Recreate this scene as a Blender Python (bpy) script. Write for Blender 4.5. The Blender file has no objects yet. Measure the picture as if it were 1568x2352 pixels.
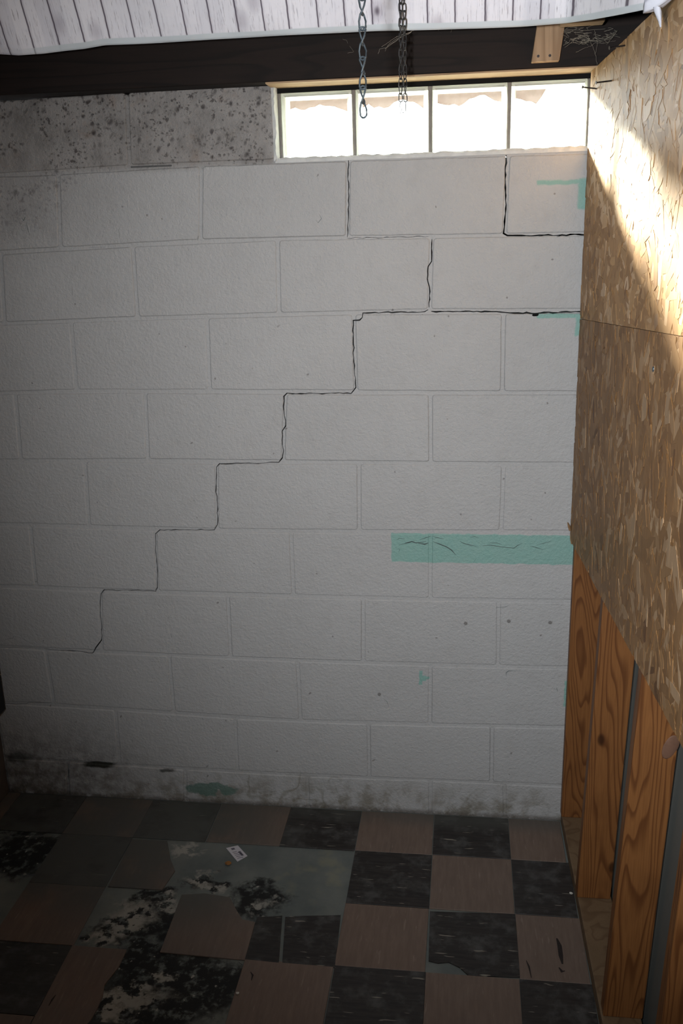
import bpy, bmesh, math, random
from mathutils import Vector, Matrix
import numpy as np

random.seed(7)
scene = bpy.context.scene
COL = scene.collection

# ------------------------------------------------------------------ camera
# world: X right along the block wall, Y into the wall (its face is Y = 0), Z up from the floor; metres
FPX = 2135.99
CAM = Vector((0.09749, -2.55281, 1.75315))
RR = np.array([[0.9915382929, 0.1270294964, -0.0267454799],
               [0.0105804989, -0.2844241829, -0.9586401500],
               [-0.1293826367, 0.9502454374, -0.2833615043]])
cam_data = bpy.data.cameras.new('camera')
cam = bpy.data.objects.new('camera', cam_data)
COL.objects.link(cam)
cam_data.sensor_fit = 'VERTICAL'
cam_data.sensor_height = 36.0
cam_data.sensor_width = 24.0
cam_data.lens = FPX * 36.0 / 2352.0
cam_data.clip_start = 0.02
cx, cy, cz = Vector(RR[0]), Vector(-RR[1]), Vector(-RR[2])
M = Matrix((cx, cy, cz)).transposed().to_4x4()
M.translation = CAM
cam.matrix_world = M
scene.camera = cam

# ------------------------------------------------------------------ sky, sun, flash, exposure
world = bpy.data.worlds.new('world')
scene.world = world
world.use_nodes = True
bg = world.node_tree.nodes['Background']
bg.inputs[0].default_value = (0.93, 0.96, 1.0, 1)
bg.inputs[1].default_value = 13.0

SUN_DIR = Vector((0.52, -1.0, -0.37)).normalized()
sun_d = bpy.data.lights.new('sun', 'SUN')
sun_d.energy = 95.0
sun_d.angle = math.radians(9.0)
sun_d.color = (1.0, 0.93, 0.81)
sun = bpy.data.objects.new('sun', sun_d)
COL.objects.link(sun)
sun.rotation_euler = SUN_DIR.to_track_quat('-Z', 'Y').to_euler()

# the camera's own flash: held upright, so the flash head sits left of the lens
fl_d = bpy.data.lights.new('camera_flash', 'SPOT')
fl_d.energy = 168.0
fl_d.spot_size = math.radians(91)
fl_d.spot_blend = 1.0
fl_d.shadow_soft_size = 0.03
fl_d.color = (0.96, 0.98, 1.0)
fl = bpy.data.objects.new('camera_flash', fl_d)
COL.objects.link(fl)
fl.location = CAM - cx * 0.13 + cy * 0.04 - cz * 0.03
fl.rotation_euler = (Vector((0.36, 0.0, 1.42)) - fl.location).to_track_quat('-Z', 'Y').to_euler()

vs = scene.view_settings
vs.view_transform = 'Standard'
vs.look = 'None'
vs.gamma = 1.0
vs.use_curve_mapping = False
vs.exposure = 0.0
scene.cycles.max_bounces = 5
scene.cycles.diffuse_bounces = 2
scene.cycles.glossy_bounces = 2
scene.cycles.transparent_max_bounces = 24
scene.cycles.use_light_tree = False
scene.cycles.caustics_reflective = False
scene.cycles.caustics_refractive = False

# ------------------------------------------------------------------ helpers
def ray(x, y):
    d = np.array([(x - 784) / FPX, (y - 1176) / FPX, 1.0]) @ RR
    return Vector(d)
def on_y(x, y, Y=0.0):
    d = ray(x, y); t = (Y - CAM.y) / d.y
    return CAM + d * t
def on_z(x, y, Z=0.0):
    d = ray(x, y); t = (Z - CAM.z) / d.z
    return CAM + d * t
# the strand boards stand on a plane that flares a little: X = X0 - SL * Y
X0, SL = 0.4105, 0.055
def on_r(x, y, off=0.0):
    d = ray(x, y)
    t = (X0 + off - SL * CAM.y - CAM.x) / (d.x + SL * d.y)
    return CAM + d * t

def tag(o, label=None, cat=None, group=None, kind=None):
    if label: o['label'] = label
    if cat: o['category'] = cat
    if group: o['group'] = group
    if kind: o['kind'] = kind
    return o
def mobj(name, verts, faces, mat=None, parent=None, smooth=False):
    me = bpy.data.meshes.new(name)
    me.from_pydata([tuple(v) for v in verts], [], faces)
    me.update()
    if mat: me.materials.append(mat)
    if smooth:
        for p in me.polygons: p.use_smooth = True
    o = bpy.data.objects.new(name, me)
    COL.objects.link(o)
    if parent: o.parent = parent
    return o
def bobj(name, bm, mat=None, parent=None, smooth=False):
    me = bpy.data.meshes.new(name)
    bmesh.ops.recalc_face_normals(bm, faces=bm.faces[:])
    bm.to_mesh(me); bm.free()
    if mat: me.materials.append(mat)
    if smooth:
        for p in me.polygons: p.use_smooth = True
    o = bpy.data.objects.new(name, me)
    COL.objects.link(o)
    if parent: o.parent = parent
    return o
def empty(name, loc=(0, 0, 0)):
    o = bpy.data.objects.new(name, None)
    o.empty_display_size = 0.05
    COL.objects.link(o); o.location = loc
    return o
def add_box(bm, x0, x1, y0, y1, z0, z1, bev=0.0, seg=2):
    r = bmesh.ops.create_cube(bm, size=1.0)
    for v in r['verts']:
        v.co = Vector((x0 + (v.co.x + .5) * (x1 - x0), y0 + (v.co.y + .5) * (y1 - y0), z0 + (v.co.z + .5) * (z1 - z0)))
    if bev > 0:
        es = list({e for v in r['verts'] for e in v.link_edges})
        bmesh.ops.bevel(bm, geom=es, offset=bev, segments=seg, affect='EDGES', profile=0.5)
    return r['verts']
def box(name, x0, x1, y0, y1, z0, z1, mat, parent=None, bev=0.0):
    bm = bmesh.new(); add_box(bm, x0, x1, y0, y1, z0, z1, bev)
    return bobj(name, bm, mat, parent)
def tube(bm, pts, r, n=6, closed=False, cap=True):
    """r: number or list"""
    pts = [Vector(p) for p in pts]; m = len(pts)
    rs = r if isinstance(r, (list, tuple)) else [r] * m
    rings = []
    up = None
    for i in range(m):
        if closed: t = pts[(i + 1) % m] - pts[i - 1]
        else: t = pts[min(i + 1, m - 1)] - pts[max(i - 1, 0)]
        t.normalize()
        if up is None:
            a = Vector((0, 0, 1)) if abs(t.z) < .9 else Vector((1, 0, 0))
            up = (a - t * a.dot(t)).normalized()
        else:
            up = (up - t * up.dot(t)).normalized()
        s = t.cross(up)
        rings.append([bm.verts.new(pts[i] + (up * math.cos(2 * math.pi * k / n) + s * math.sin(2 * math.pi * k / n)) * rs[i]) for k in range(n)])
    for i in range(m if closed else m - 1):
        a, b = rings[i], rings[(i + 1) % m]
        for k in range(n):
            bm.faces.new((a[k], a[(k + 1) % n], b[(k + 1) % n], b[k]))
    if cap and not closed:
        bm.faces.new(rings[0][::-1]); bm.faces.new(rings[-1])

# ------------------------------------------------------------------ node helper
class NT:
    def __init__(self, name, rough=0.7, spec=0.3):
        self.m = bpy.data.materials.new(name); self.m.use_nodes = True
        self.t = self.m.node_tree; self.t.nodes.clear()
        self.out = self.t.nodes.new('ShaderNodeOutputMaterial')
        self.b = self.t.nodes.new('ShaderNodeBsdfPrincipled')
        self.b.inputs['Roughness'].default_value = rough
        self.b.inputs['Specular IOR Level'].default_value = spec
        self.t.links.new(self.b.outputs[0], self.out.inputs[0])
    def _in(self, sock, v):
        if v is None: return
        if hasattr(v, 'is_output'): self.t.links.new(v, sock)
        elif isinstance(v, (tuple, list)):
            sock.default_value = tuple(v) if len(v) == len(sock.default_value) else tuple(v) + (1.0,)
        else: sock.default_value = v
    def n(self, typ, **kw):
        nd = self.t.nodes.new(typ)
        for k, v in kw.items(): setattr(nd, k, v)
        return nd
    def pos(self): return self.n('ShaderNodeNewGeometry').outputs['Position']
    def obj(self): return self.n('ShaderNodeTexCoord').outputs['Object']
    def uv(self): return self.n('ShaderNodeTexCoord').outputs['UV']
    def rnd(self): return self.n('ShaderNodeObjectInfo').outputs['Random']
    def sep(self, v):
        s = self.n('ShaderNodeSeparateXYZ'); self._in(s.inputs[0], v); return s.outputs
    def comb(self, x, y, z):
        s = self.n('ShaderNodeCombineXYZ')
        for i, v in enumerate((x, y, z)): self._in(s.inputs[i], v)
        return s.outputs[0]
    def vm(self, op, a, b=None):
        s = self.n('ShaderNodeVectorMath', operation=op); self._in(s.inputs[0], a); self._in(s.inputs[1], b)
        return s.outputs[0]
    def ma(self, op, a, b=None, c=None, clamp=False):
        s = self.n('ShaderNodeMath', operation=op, use_clamp=clamp)
        for i, v in enumerate((a, b, c)): self._in(s.inputs[i], v)
        return s.outputs[0]
    def noise(self, vec, scale, detail=3.0, rough=0.5, dist=0.0):
        s = self.n('ShaderNodeTexNoise'); self._in(s.inputs['Vector'], vec)
        s.inputs['Scale'].default_value = scale; s.inputs['Detail'].default_value = detail
        s.inputs['Roughness'].default_value = rough; s.inputs['Distortion'].default_value = dist
        return s.outputs['Fac']
    def vor(self, vec, scale, feature='F1'):
        s = self.n('ShaderNodeTexVoronoi', feature=feature); self._in(s.inputs['Vector'], vec)
        s.inputs['Scale'].default_value = scale
        return s.outputs
    def step(self, v, a, b):
        """smooth 0..1 as v goes a -> b (a may be > b)"""
        s = self.n('ShaderNodeMapRange', interpolation_type='SMOOTHSTEP')
        self._in(s.inputs[0], v)
        if a <= b: s.inputs[1].default_value, s.inputs[2].default_value, s.inputs[3].default_value, s.inputs[4].default_value = a, b, 0, 1
        else: s.inputs[1].default_value, s.inputs[2].default_value, s.inputs[3].default_value, s.inputs[4].default_value = b, a, 1, 0
        return s.outputs[0]
    def mix(self, f, a, b):
        s = self.n('ShaderNodeMix', data_type='RGBA')
        self._in(s.inputs[0], f); self._in(s.inputs[6], a); self._in(s.inputs[7], b)
        return s.outputs[2]
    def mul(self, *a):
        r = a[0]
        for x in a[1:]: r = self.ma('MULTIPLY', r, x)
        return r
    def mx(self, *a):
        r = a[0]
        for x in a[1:]: r = self.ma('MAXIMUM', r, x)
        return r
    def box_mask(self, x, z, x0, x1, z0, z1, s=0.002):
        return self.mul(self.step(x, x0 - s, x0 + s), self.step(x, x1 + s, x1 - s),
                        self.step(z, z0 - s, z0 + s), self.step(z, z1 + s, z1 - s))
    def ell_mask(self, x, z, cx_, cz_, rx, rz, soft=0.25):
        dx = self.ma('DIVIDE', self.ma('SUBTRACT', x, cx_), rx)
        dz = self.ma('DIVIDE', self.ma('SUBTRACT', z, cz_), rz)
        d = self.ma('SQRT', self.ma('ADD', self.ma('POWER', self.ma('ABSOLUTE', dx), 2.0), self.ma('POWER', self.ma('ABSOLUTE', dz), 2.0)))
        return self.step(d, 1.0 + soft, 1.0 - soft)
    def bump(self, h, strength=0.5, dist=0.002, prev=None):
        s = self.n('ShaderNodeBump'); s.inputs['Strength'].default_value = strength
        s.inputs['Distance'].default_value = dist
        self._in(s.inputs['Height'], h)
        if prev is not None: self.t.links.new(prev, s.inputs['Normal'])
        return s.outputs[0]
    def done(self, color=None, rough=None, normal=None):
        if color is not None: self._in(self.b.inputs['Base Color'], color)
        if rough is not None: self._in(self.b.inputs['Roughness'], rough)
        if normal is not None: self.t.links.new(normal, self.b.inputs['Normal'])
        return self.m

def plain(name, col, rough=0.7, spec=0.3, metal=0.0, nscale=0, namp=0.2, bump=0.0):
    t = NT(name, rough, spec); t.b.inputs['Metallic'].default_value = metal
    c = col
    nrm = None
    if nscale:
        f = t.noise(t.pos(), nscale, 4.0, .6)
        c = t.mix(f, tuple(v * (1 - namp) for v in col), tuple(min(1, v * (1 + namp)) for v in col))
        if bump: nrm = t.bump(f, bump, 0.002)
    return t.done(c, None, nrm)

# ------------------------------------------------------------------ materials
def wall_paint(name, use):
    t = NT(name, 0.5, 0.35)
    p = t.pos(); s = t.sep(p); x, z = s[0], s[2]
    n1 = t.noise(p, 3.0, 3.0, .55); n2 = t.noise(p, 22.0, 3.0, .6)
    col = t.mix(n1, (.405, .405, .405), (.485, .485, .485))
    col = t.mix(t.ma('MULTIPLY', t.step(n2, .45, .75), .22), col, (.36, .35, .34))
    wob = t.ma('MULTIPLY', t.ma('SUBTRACT', n2, .5), .06)
    if 'teal' in use:      # old teal paint showing through
        wx = t.ma('ADD', x, t.ma('MULTIPLY', t.ma('SUBTRACT', t.noise(p, 40, 3, .6), .5), .012))
        wz = t.ma('ADD', z, t.ma('MULTIPLY', t.ma('SUBTRACT', t.noise(t.vm('ADD', p, (7.3, 1.1, 3.7)), 30, 3, .6), .5), .012))
        def px_box(xa, ya, xb, yb):
            a = on_y(xa, ya); b = on_y(xb, yb)
            return (min(a.x, b.x), max(a.x, b.x), min(a.z, b.z), max(a.z, b.z))
        teal = None
        for r_, sft in (((898, 1224, 1330, 1297), .002), ((1328, 410, 1362, 480), .004), ((1232, 415, 1340, 422), .003),
                   ((1232, 721, 1345, 729), .0015), ((1322, 724, 1345, 770), .003), ((962, 1540, 970, 1572), .001),
                   ((966, 1551, 978, 1563), .002), ((976, 1553, 986, 1559), .002), ((1296, 1562, 1304, 1622), .002)):
            m = t.box_mask(wx, wz, *px_box(*r_), s=sft)
            teal = m if teal is None else t.mx(teal, m)
        col = t.mix(t.ma('MULTIPLY', teal, t.ma('SUBTRACT', .95, t.ma('MULTIPLY', n2, .25))), col, (.20, .41, .36))
    if 'foot' in use:      # dirt, stains and old paint along the foot of the wall
        e = on_y(478, 1812)
        teal2 = t.mul(t.ell_mask(t.ma('ADD', x, wob), t.ma('ADD', z, t.ma('MULTIPLY', wob, .5)), e.x + .01, e.z, .085, .026, .12),
                      t.step(t.noise(t.vm('ADD', p, (3.3, 0, 9.1)), 15, 2, .5), .56, .50))
        nz = t.noise(p, 14, 4, .65); nb = t.noise(t.vm('ADD', p, (1.7, 4.1, 2.2)), 30, 4, .7)
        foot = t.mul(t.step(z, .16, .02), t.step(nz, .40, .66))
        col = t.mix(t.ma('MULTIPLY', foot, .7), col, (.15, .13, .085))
        left = t.mul(t.step(x, -.70, -1.30), t.step(z, .36, .06), t.step(nb, .30, .66))
        col = t.mix(t.ma('MULTIPLY', left, .8), col, (.11, .095, .085))
        ring = t.ma('ABSOLUTE', t.ma('SUBTRACT', t.noise(p, 12, 1, .5), .47))
        reg = t.mx(t.ell_mask(x, z, -.42, .065, .34, .06, .4), t.ma('MULTIPLY', t.ell_mask(x, z, .1, .06, .35, .05, .5), .35))
        rings = t.mul(t.step(ring, .040, .008), reg, t.step(t.noise(t.vm('ADD', p, (8, 2, 4)), 11, 2), .44, .58))
        col = t.mix(t.ma('MULTIPLY', rings, .35), col, (.13, .115, .055))
        col = t.mix(t.ma('MULTIPLY', teal2, .85), col, (.11, .19, .16))
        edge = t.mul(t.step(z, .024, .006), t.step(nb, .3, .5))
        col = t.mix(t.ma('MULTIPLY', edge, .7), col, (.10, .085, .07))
        h1 = on_y(228, 1755); h2 = on_y(45, 1738); h3 = on_y(385, 1768)
        hole = t.ell_mask(t.ma('ADD', x, wob), t.ma('ADD', z, t.ma('MULTIPLY', wob, .35)), h1.x, h1.z, .052, .011, .3)
        hole2 = t.ell_mask(t.ma('ADD', x, wob), t.ma('ADD', z, t.ma('MULTIPLY', wob, .5)), h2.x, h2.z, .045, .02, .5)
        hole3 = t.ell_mask(t.ma('ADD', x, wob), t.ma('ADD', z, t.ma('MULTIPLY', wob, .3)), h3.x, h3.z, .022, .006, .5)
        col = t.mix(t.mx(hole, t.ma('MULTIPLY', hole2, .7), t.ma('MULTIPLY', hole3, .8)), col, (.035, .035, .028))
    wpos = t.comb(t.ma('ADD', x, t.ma('MULTIPLY', n2, .03)), 0.0, t.ma('ADD', z, t.ma('MULTIPLY', n2, .03)))
    if 'mould' in use:     # mould on the topmost course and the left end
        region = t.mx(t.mul(t.step(z, 1.925, 1.955), t.step(x, -.38, -.42)),
                      t.ma('MULTIPLY', t.mul(t.step(z, 1.66, 2.0), t.step(x, -.72, -1.15)), .75))
        v1 = t.vor(wpos, 55); v2 = t.vor(t.vm('ADD', wpos, (5.1, 0, 2.3)), 120)
        def spots(v, rad, gate):
            rr = t.sep(v['Color'])
            d = t.ma('SUBTRACT', v['Distance'], t.ma('MULTIPLY', rr[0], rad))
            return t.mul(t.step(d, .22, -.18), t.step(rr[1], gate, gate + .25))
        dens = t.noise(p, 7, 3, .6)
        fine = t.noise(t.vm('ADD', p, (4, 1, 6)), 75, 3, .6)
        mould = t.mul(region, t.mx(spots(v1, .34, .15), t.ma('MULTIPLY', spots(v2, .40, .2), .8), t.mul(t.step(fine, .56, .68), .9)), t.ma('ADD', t.step(dens, .34, .56), t.mul(t.step(z, 2.06, 2.12), .6), None, True))
        haze = t.mul(region, t.step(t.noise(t.vm('ADD', p, (2, 2, 2)), 9, 4, .6), .42, .72))
        rust = t.mul(region, t.step(t.noise(t.vm('ADD', p, (6, 2, 9)), 12, 3, .6), .55, .75))
        col = t.mix(t.ma('MULTIPLY', region, .55), col, (.20, .175, .155))
        col = t.mix(t.ma('MULTIPLY', rust, .4), col, (.22, .14, .09))
        col = t.mix(t.ma('MULTIPLY', haze, .55), col, (.10, .095, .09))
        col = t.mix(t.ma('MULTIPLY', mould, .9), col, (.038, .030, .030))
    # stray specks everywhere
    v3 = t.vor(wpos, 26); rr3 = t.sep(v3['Color'])
    sp = t.mul(t.step(v3['Distance'], .10, .04), t.step(rr3[0], .66, .74))
    col = t.mix(t.ma('MULTIPLY', sp, .6), col, (.10, .08, .07))
    # three plugged holes
    for (hx, hy) in () if 'holes' not in use else ((1069, 1431), (1168, 1426), (1263, 1429), (871, 1594)):
        h = on_y(hx, hy)
        col = t.mix(t.ma('MULTIPLY', t.ell_mask(x, z, h.x, h.z, .0055, .0055, .3), .75), col, (.13, .12, .11))
    b1 = t.bump(t.noise(p, 120, 4, .65), .8, .004)
    return t.done(col, None, b1)

def glass_mat():
    t = NT('block_glass'); t.t.nodes.remove(t.b)
    tr = t.n('ShaderNodeBsdfTransparent'); tr.inputs[0].default_value = (.93, .95, .93, 1)
    tl = t.n('ShaderNodeBsdfTranslucent'); tl.inputs[0].default_value = (.95, .93, .88, 1)
    gl = t.n('ShaderNodeBsdfGlossy'); gl.inputs[0].default_value = (1, 1, 1, 1); gl.inputs['Roughness'].default_value = .12
    m1 = t.n('ShaderNodeMixShader'); m1.inputs[0].default_value = .010
    m2 = t.n('ShaderNodeMixShader'); m2.inputs[0].default_value = .05
    t.t.links.new(tr.outputs[0], m1.inputs[1]); t.t.links.new(tl.outputs[0], m1.inputs[2])
    t.t.links.new(m1.outputs[0], m2.inputs[1]); t.t.links.new(gl.outputs[0], m2.inputs[2])
    t.t.links.new(m2.outputs[0], t.out.inputs[0])
    return t.m
def glass_edge_mat():
    t = NT('block_glass_edge'); t.t.nodes.remove(t.b)
    tr = t.n('ShaderNodeBsdfTransparent'); tr.inputs[0].default_value = (.9, .95, .88, 1)
    df = t.n('ShaderNodeBsdfTranslucent'); df.inputs[0].default_value = (.86, .86, .85, 1)
    d2 = t.n('ShaderNodeBsdfDiffuse'); d2.inputs[0].default_value = (.72, .71, .69, 1)
    m0 = t.n('ShaderNodeMixShader'); m0.inputs[0].default_value = .45
    t.t.links.new(df.outputs[0], m0.inputs[1]); t.t.links.new(d2.outputs[0], m0.inputs[2])
    m1 = t.n('ShaderNodeMixShader'); m1.inputs[0].default_value = .5
    t.t.links.new(tr.outputs[0], m1.inputs[1]); t.t.links.new(m0.outputs[0], m1.inputs[2])
    t.t.links.new(m1.outputs[0], t.out.inputs[0])
    return t.m

def concrete():
    t = NT('bare_concrete', .75, .25)
    p = t.pos(); s = t.sep(p); x, y = s[0], s[1]
    n1 = t.noise(p, 5, 5, .6); n2 = t.noise(p, 30, 5, .65)
    col = t.mix(t.step(n1, .3, .7), (.11, .128, .125), (.19, .205, .188))
    yel = t.step(t.noise(t.vm('ADD', p, (4, 4, 4)), 9, 3, .6), .52, .68)
    e = on_z(740, 2010)
    col = t.mix(t.mul(yel, t.ell_mask(x, y, e.x, e.y, .16, .12, .5), .55), col, (.25, .245, .17))
    wob1 = t.ma('MULTIPLY', t.ma('SUBTRACT', t.noise(p, 13, 4, .65), .5), .20)
    wob2 = t.ma('MULTIPLY', t.ma('SUBTRACT', t.noise(t.vm('ADD', p, (3, 8, 1)), 13, 4, .65), .5), .20)
    xx, yy = t.ma('ADD', x, wob1), t.ma('ADD', y, wob2)
    black = None
    for (px, py, rx, ry) in ((585, 2068, .075, .075), (470, 2032, .07, .035), (340, 2115, .10, .075), (360, 2060, .06, .03), (420, 2255, .20, .10),
                             (340, 2310, .16, .10), (320, 2200, .07, .06), (60, 1960, .14, .10), (30, 1890, .16, .05), (50, 2230, .1, .1), (260, 2140, .06, .05)):
        c = on_z(px, py); m = t.ell_mask(xx, yy, c.x, c.y, rx, ry, .3)
        black = m if black is None else t.mx(black, m)
    col = t.mix(t.mul(black, t.step(n2, .33, .50), .95), col, (.012, .012, .012))
    white = None
    for (px, py, rx, ry) in ((458, 2024, .035, .03), (485, 2042, .04, .02), (300, 2108, .055, .06), (240, 2150, .035, .03), (385, 2070, .03, .022), (598, 2080, .03, .03), (500, 2110, .02, .02),
                             (255, 2295, .10, .028), (320, 2275, .05, .018), (425, 1955, .04, .022), (375, 2240, .02, .015), (250, 2335, .05, .03), (210, 1935, .04, .015)):
        c = on_z(px, py); m = t.ell_mask(xx, yy, c.x, c.y, rx, ry, .55)
        white = m if white is None else t.mx(white, m)
    fleck = t.mul(black, t.step(t.noise(t.vm('ADD', p, (9, 1, 5)), 42, 3, .55), .66, .70))
    col = t.mix(t.ma('MULTIPLY', t.mx(t.mul(white, t.step(t.noise(t.vm('ADD', p, (1, 7, 3)), 26, 4, .6), .43, .50)), fleck), .9), col, (.36, .35, .31))
    nb = t.bump(n2, .5, .003)
    return t.done(col, None, nb)

def tile_mat(name, dark):
    t = NT(name, .55 if not dark else .5, .35)
    p = t.pos(); s = t.sep(p); x, y = s[0], s[1]
    r = t.rnd()
    off = t.comb(t.ma('MULTIPLY', r, 31.0), t.ma('MULTIPLY', r, 17.0), 0.0)
    if dark: q = t.comb(t.ma('MULTIPLY', x, 1.0), t.ma('MULTIPLY', y, 9.0), 0.0)
    else: q = t.comb(t.ma('MULTIPLY', x, 8.0), t.ma('MULTIPLY', y, 1.0), 0.0)
    q = t.vm('ADD', q, off); po = t.vm('ADD', p, off)
    st = t.noise(q, 11, 4, .65); n2 = t.noise(po, 16, 5, .65)
    if dark:
        col = t.mix(t.step(st, .3, .7), (.010, .008, .007), (.030, .024, .021))
        col = t.mix(t.mul(t.step(n2, .46, .72), .6), col, (.11, .11, .105))
        wst = t.noise(t.vm('ADD', q, (2, 6, 1)), 14, 2, .5)
        col = t.mix(t.mul(t.step(wst, .67, .71), .8), col, (.30, .27, .22))
    else:
        col = t.mix(t.step(st, .25, .78), (.150, .105, .080), (.195, .140, .110))
        wst = t.noise(t.vm('ADD', q, (2, 6, 1)), 16, 2, .5)
        col = t.mix(t.mul(t.step(wst, .64, .72), .4), col, (.30, .24, .20))
        col = t.mix(t.mul(t.step(t.noise(t.vm('ADD', q, (5, 3, 1)), 9, 3, .6), .66, .78), .6), col, (.07, .055, .05))
    col = t.mix(t.ma('MULTIPLY', r, .25), col, t.mix(.5, col, (.10, .10, .10)) if True else col)
    # grey cement dust trodden over the damaged left part
    nd = t.noise(p, 4.5, 5, .6)
    dust = t.mul(t.step(x, -.30, -.65), t.step(nd, .26, .55))
    near = t.mul(t.step(y, -.62, -.45))
    dust = t.mul(dust, t.ma('ADD', .3, t.ma('MULTIPLY', near, .6)))
    wallf = t.mul(t.step(y, -.10, -.02), t.step(nd, .3, .5), .6)
    col = t.mix(t.mx(dust, wallf), col, (.085, .088, .080))
    nb = t.bump(t.noise(q, 30, 3, .6), .12, .001)
    return t.done(col, None, nb)

def wood(name, light, dark, knots=True, rough=.55, zs=.35, freq=11.0):
    t = NT(name, rough, .3)
    o = t.obj(); s = t.sep(o); r = t.rnd()
    off = t.comb(t.ma('MULTIPLY', r, 13.0), t.ma('MULTIPLY', r, 7.0), t.ma('MULTIPLY', r, 23.0))
    q = t.vm('ADD', t.comb(t.ma('MULTIPLY', s[0], 4.5), t.ma('MULTIPLY', s[1], 4.5), t.ma('MULTIPLY', s[2], zs)), off)
    f = t.noise(q, 2.2, 2.0, .45, .3)
    ring = t.ma('FRACT', t.ma('MULTIPLY', f, freq))
    line = t.mx(t.step(ring, .60, .98), t.step(ring, .12, .0))
    fib = t.noise(t.vm('ADD', t.comb(t.ma('MULTIPLY', s[0], 60), t.ma('MULTIPLY', s[1], 60), t.ma('MULTIPLY', s[2], 2.0)), off), 5, 3, .6)
    col = t.mix(t.ma('MULTIPLY', line, .75), light, dark)
    col = t.mix(t.ma('MULTIPLY', t.step(fib, .35, .75), .35), col, dark)
    blot = t.noise(t.vm('ADD', o, off), 5, 3, .6)
    col = t.mix(t.ma('MULTIPLY', t.step(blot, .45, .8), .35), col, tuple(c * .7 for c in dark))
    if knots:
        v = t.vor(t.vm('ADD', t.comb(t.ma('MULTIPLY', s[0], 6), t.ma('MULTIPLY', s[1], 6), t.ma('MULTIPLY', s[2], 3.2)), off), 1.0)
        col = t.mix(t.mul(t.step(v['Distance'], .085, .05), .85), col, tuple(c * .35 for c in dark))
    nb = t.bump(t.ma('ADD', line, fib), .15, .001)
    return t.done(col, None, nb)

def osb_mat(name, k):
    t = NT(name, .5, .22)
    at = t.n('ShaderNodeAttribute'); at.attribute_name = 'tone'
    p = t.pos(); s = t.sep(p)
    g = t.noise(t.comb(t.ma('MULTIPLY', s[0], 30), t.ma('MULTIPLY', s[1], 120), t.ma('MULTIPLY', s[2], 8)), 3.0, 4, .6)
    c = t.mix(t.step(g, .3, .75), (.82, .80, .78), (1.08, 1.08, 1.08))
    m = t.n('ShaderNodeMix', data_type='RGBA', blend_type='MULTIPLY'); m.inputs[0].default_value = 1.0
    t._in(m.inputs[6], at.outputs['Color']); t._in(m.inputs[7], c)
    return t.done(m.outputs[2], None, t.bump(g, .15, .001))

def cloth_mat():
    t = NT('printed_cloth', .8, .15)
    u = t.sep(t.uv()); x, v = u[0], u[1]
    wob = t.ma('MULTIPLY', t.ma('SUBTRACT', t.noise(t.comb(t.ma('MULTIPLY', x, .0), t.ma('MULTIPLY', v, 1.0), 0.0), 9, 3, .6), .5), .012)
    xw = t.ma('ADD', x, wob)
    cell = t.ma('MULTIPLY', xw, 1 / .060)
    jit = t.ma('MULTIPLY', t.ma('SUBTRACT', t.noise(t.comb(t.ma('MULTIPLY', x, 9.0), 0.0, 3.0), 1.0, 1, .5), .5), .5)
    cell = t.ma('ADD', cell, jit)
    fr = t.ma('FRACT', cell); idx = t.ma('FLOOR', cell)
    wn = t.n('ShaderNodeTexWhiteNoise', noise_dimensions='1D'); t._in(wn.inputs['W'], idx)
    line = t.mul(t.step(t.ma('ABSOLUTE', t.ma('SUBTRACT', fr, .5)), .036, .016))
    halo = t.mul(t.step(t.ma('ABSOLUTE', t.ma('SUBTRACT', fr, .52)), .11, .0), .35)
    gr = t.noise(t.comb(t.ma('MULTIPLY', x, 120.0), t.ma('MULTIPLY', v, 6.0), 0.0), 2.2, 5, .7)
    base = t.mix(wn.outputs['Value'], (.92, .92, .98), (.82, .82, .89))
    col = t.mix(t.mul(t.step(gr, .52, .75), .55), base, (.36, .35, .42))
    fine = t.noise(t.comb(t.ma('MULTIPLY', x, 260.0), t.ma('MULTIPLY', v, 9.0), 2.0), 2.2, 3, .7)
    col = t.mix(t.mul(t.step(fine, .62, .68), .8), col, (.20, .17, .21))
    col = t.mix(halo, col, (.42, .40, .46))
    kv = t.vor(t.comb(t.ma('MULTIPLY', x, 14.0), t.ma('MULTIPLY', v, 9.0), 0.0), 1.0)
    kr = t.sep(kv['Color'])
    knot = t.mul(t.step(kv['Distance'], .13, .04), t.step(kr[0], .35, .4))
    khalo = t.mul(t.step(kv['Distance'], .34, .08), t.step(kr[0], .35, .4), .55)
    col = t.mix(khalo, col, (.40, .37, .44))
    col = t.mix(t.mul(knot, .9), col, (.10, .08, .11))
    col = t.mix(t.mul(line, .9), col, (.09, .07, .10))
    hem = t.mul(t.step(v, .016, .013), t.step(x, 1.02, 1.20))
    col = t.mix(hem, col, (.66, .72, .76))
    nb = t.bump(t.noise(t.comb(t.ma('MULTIPLY', x, 10.0), t.ma('MULTIPLY', v, 14.0), 0.0), 2.0, 3, .5), .25, .01)
    m = t.done(col, None, nb)
    return m

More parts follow.
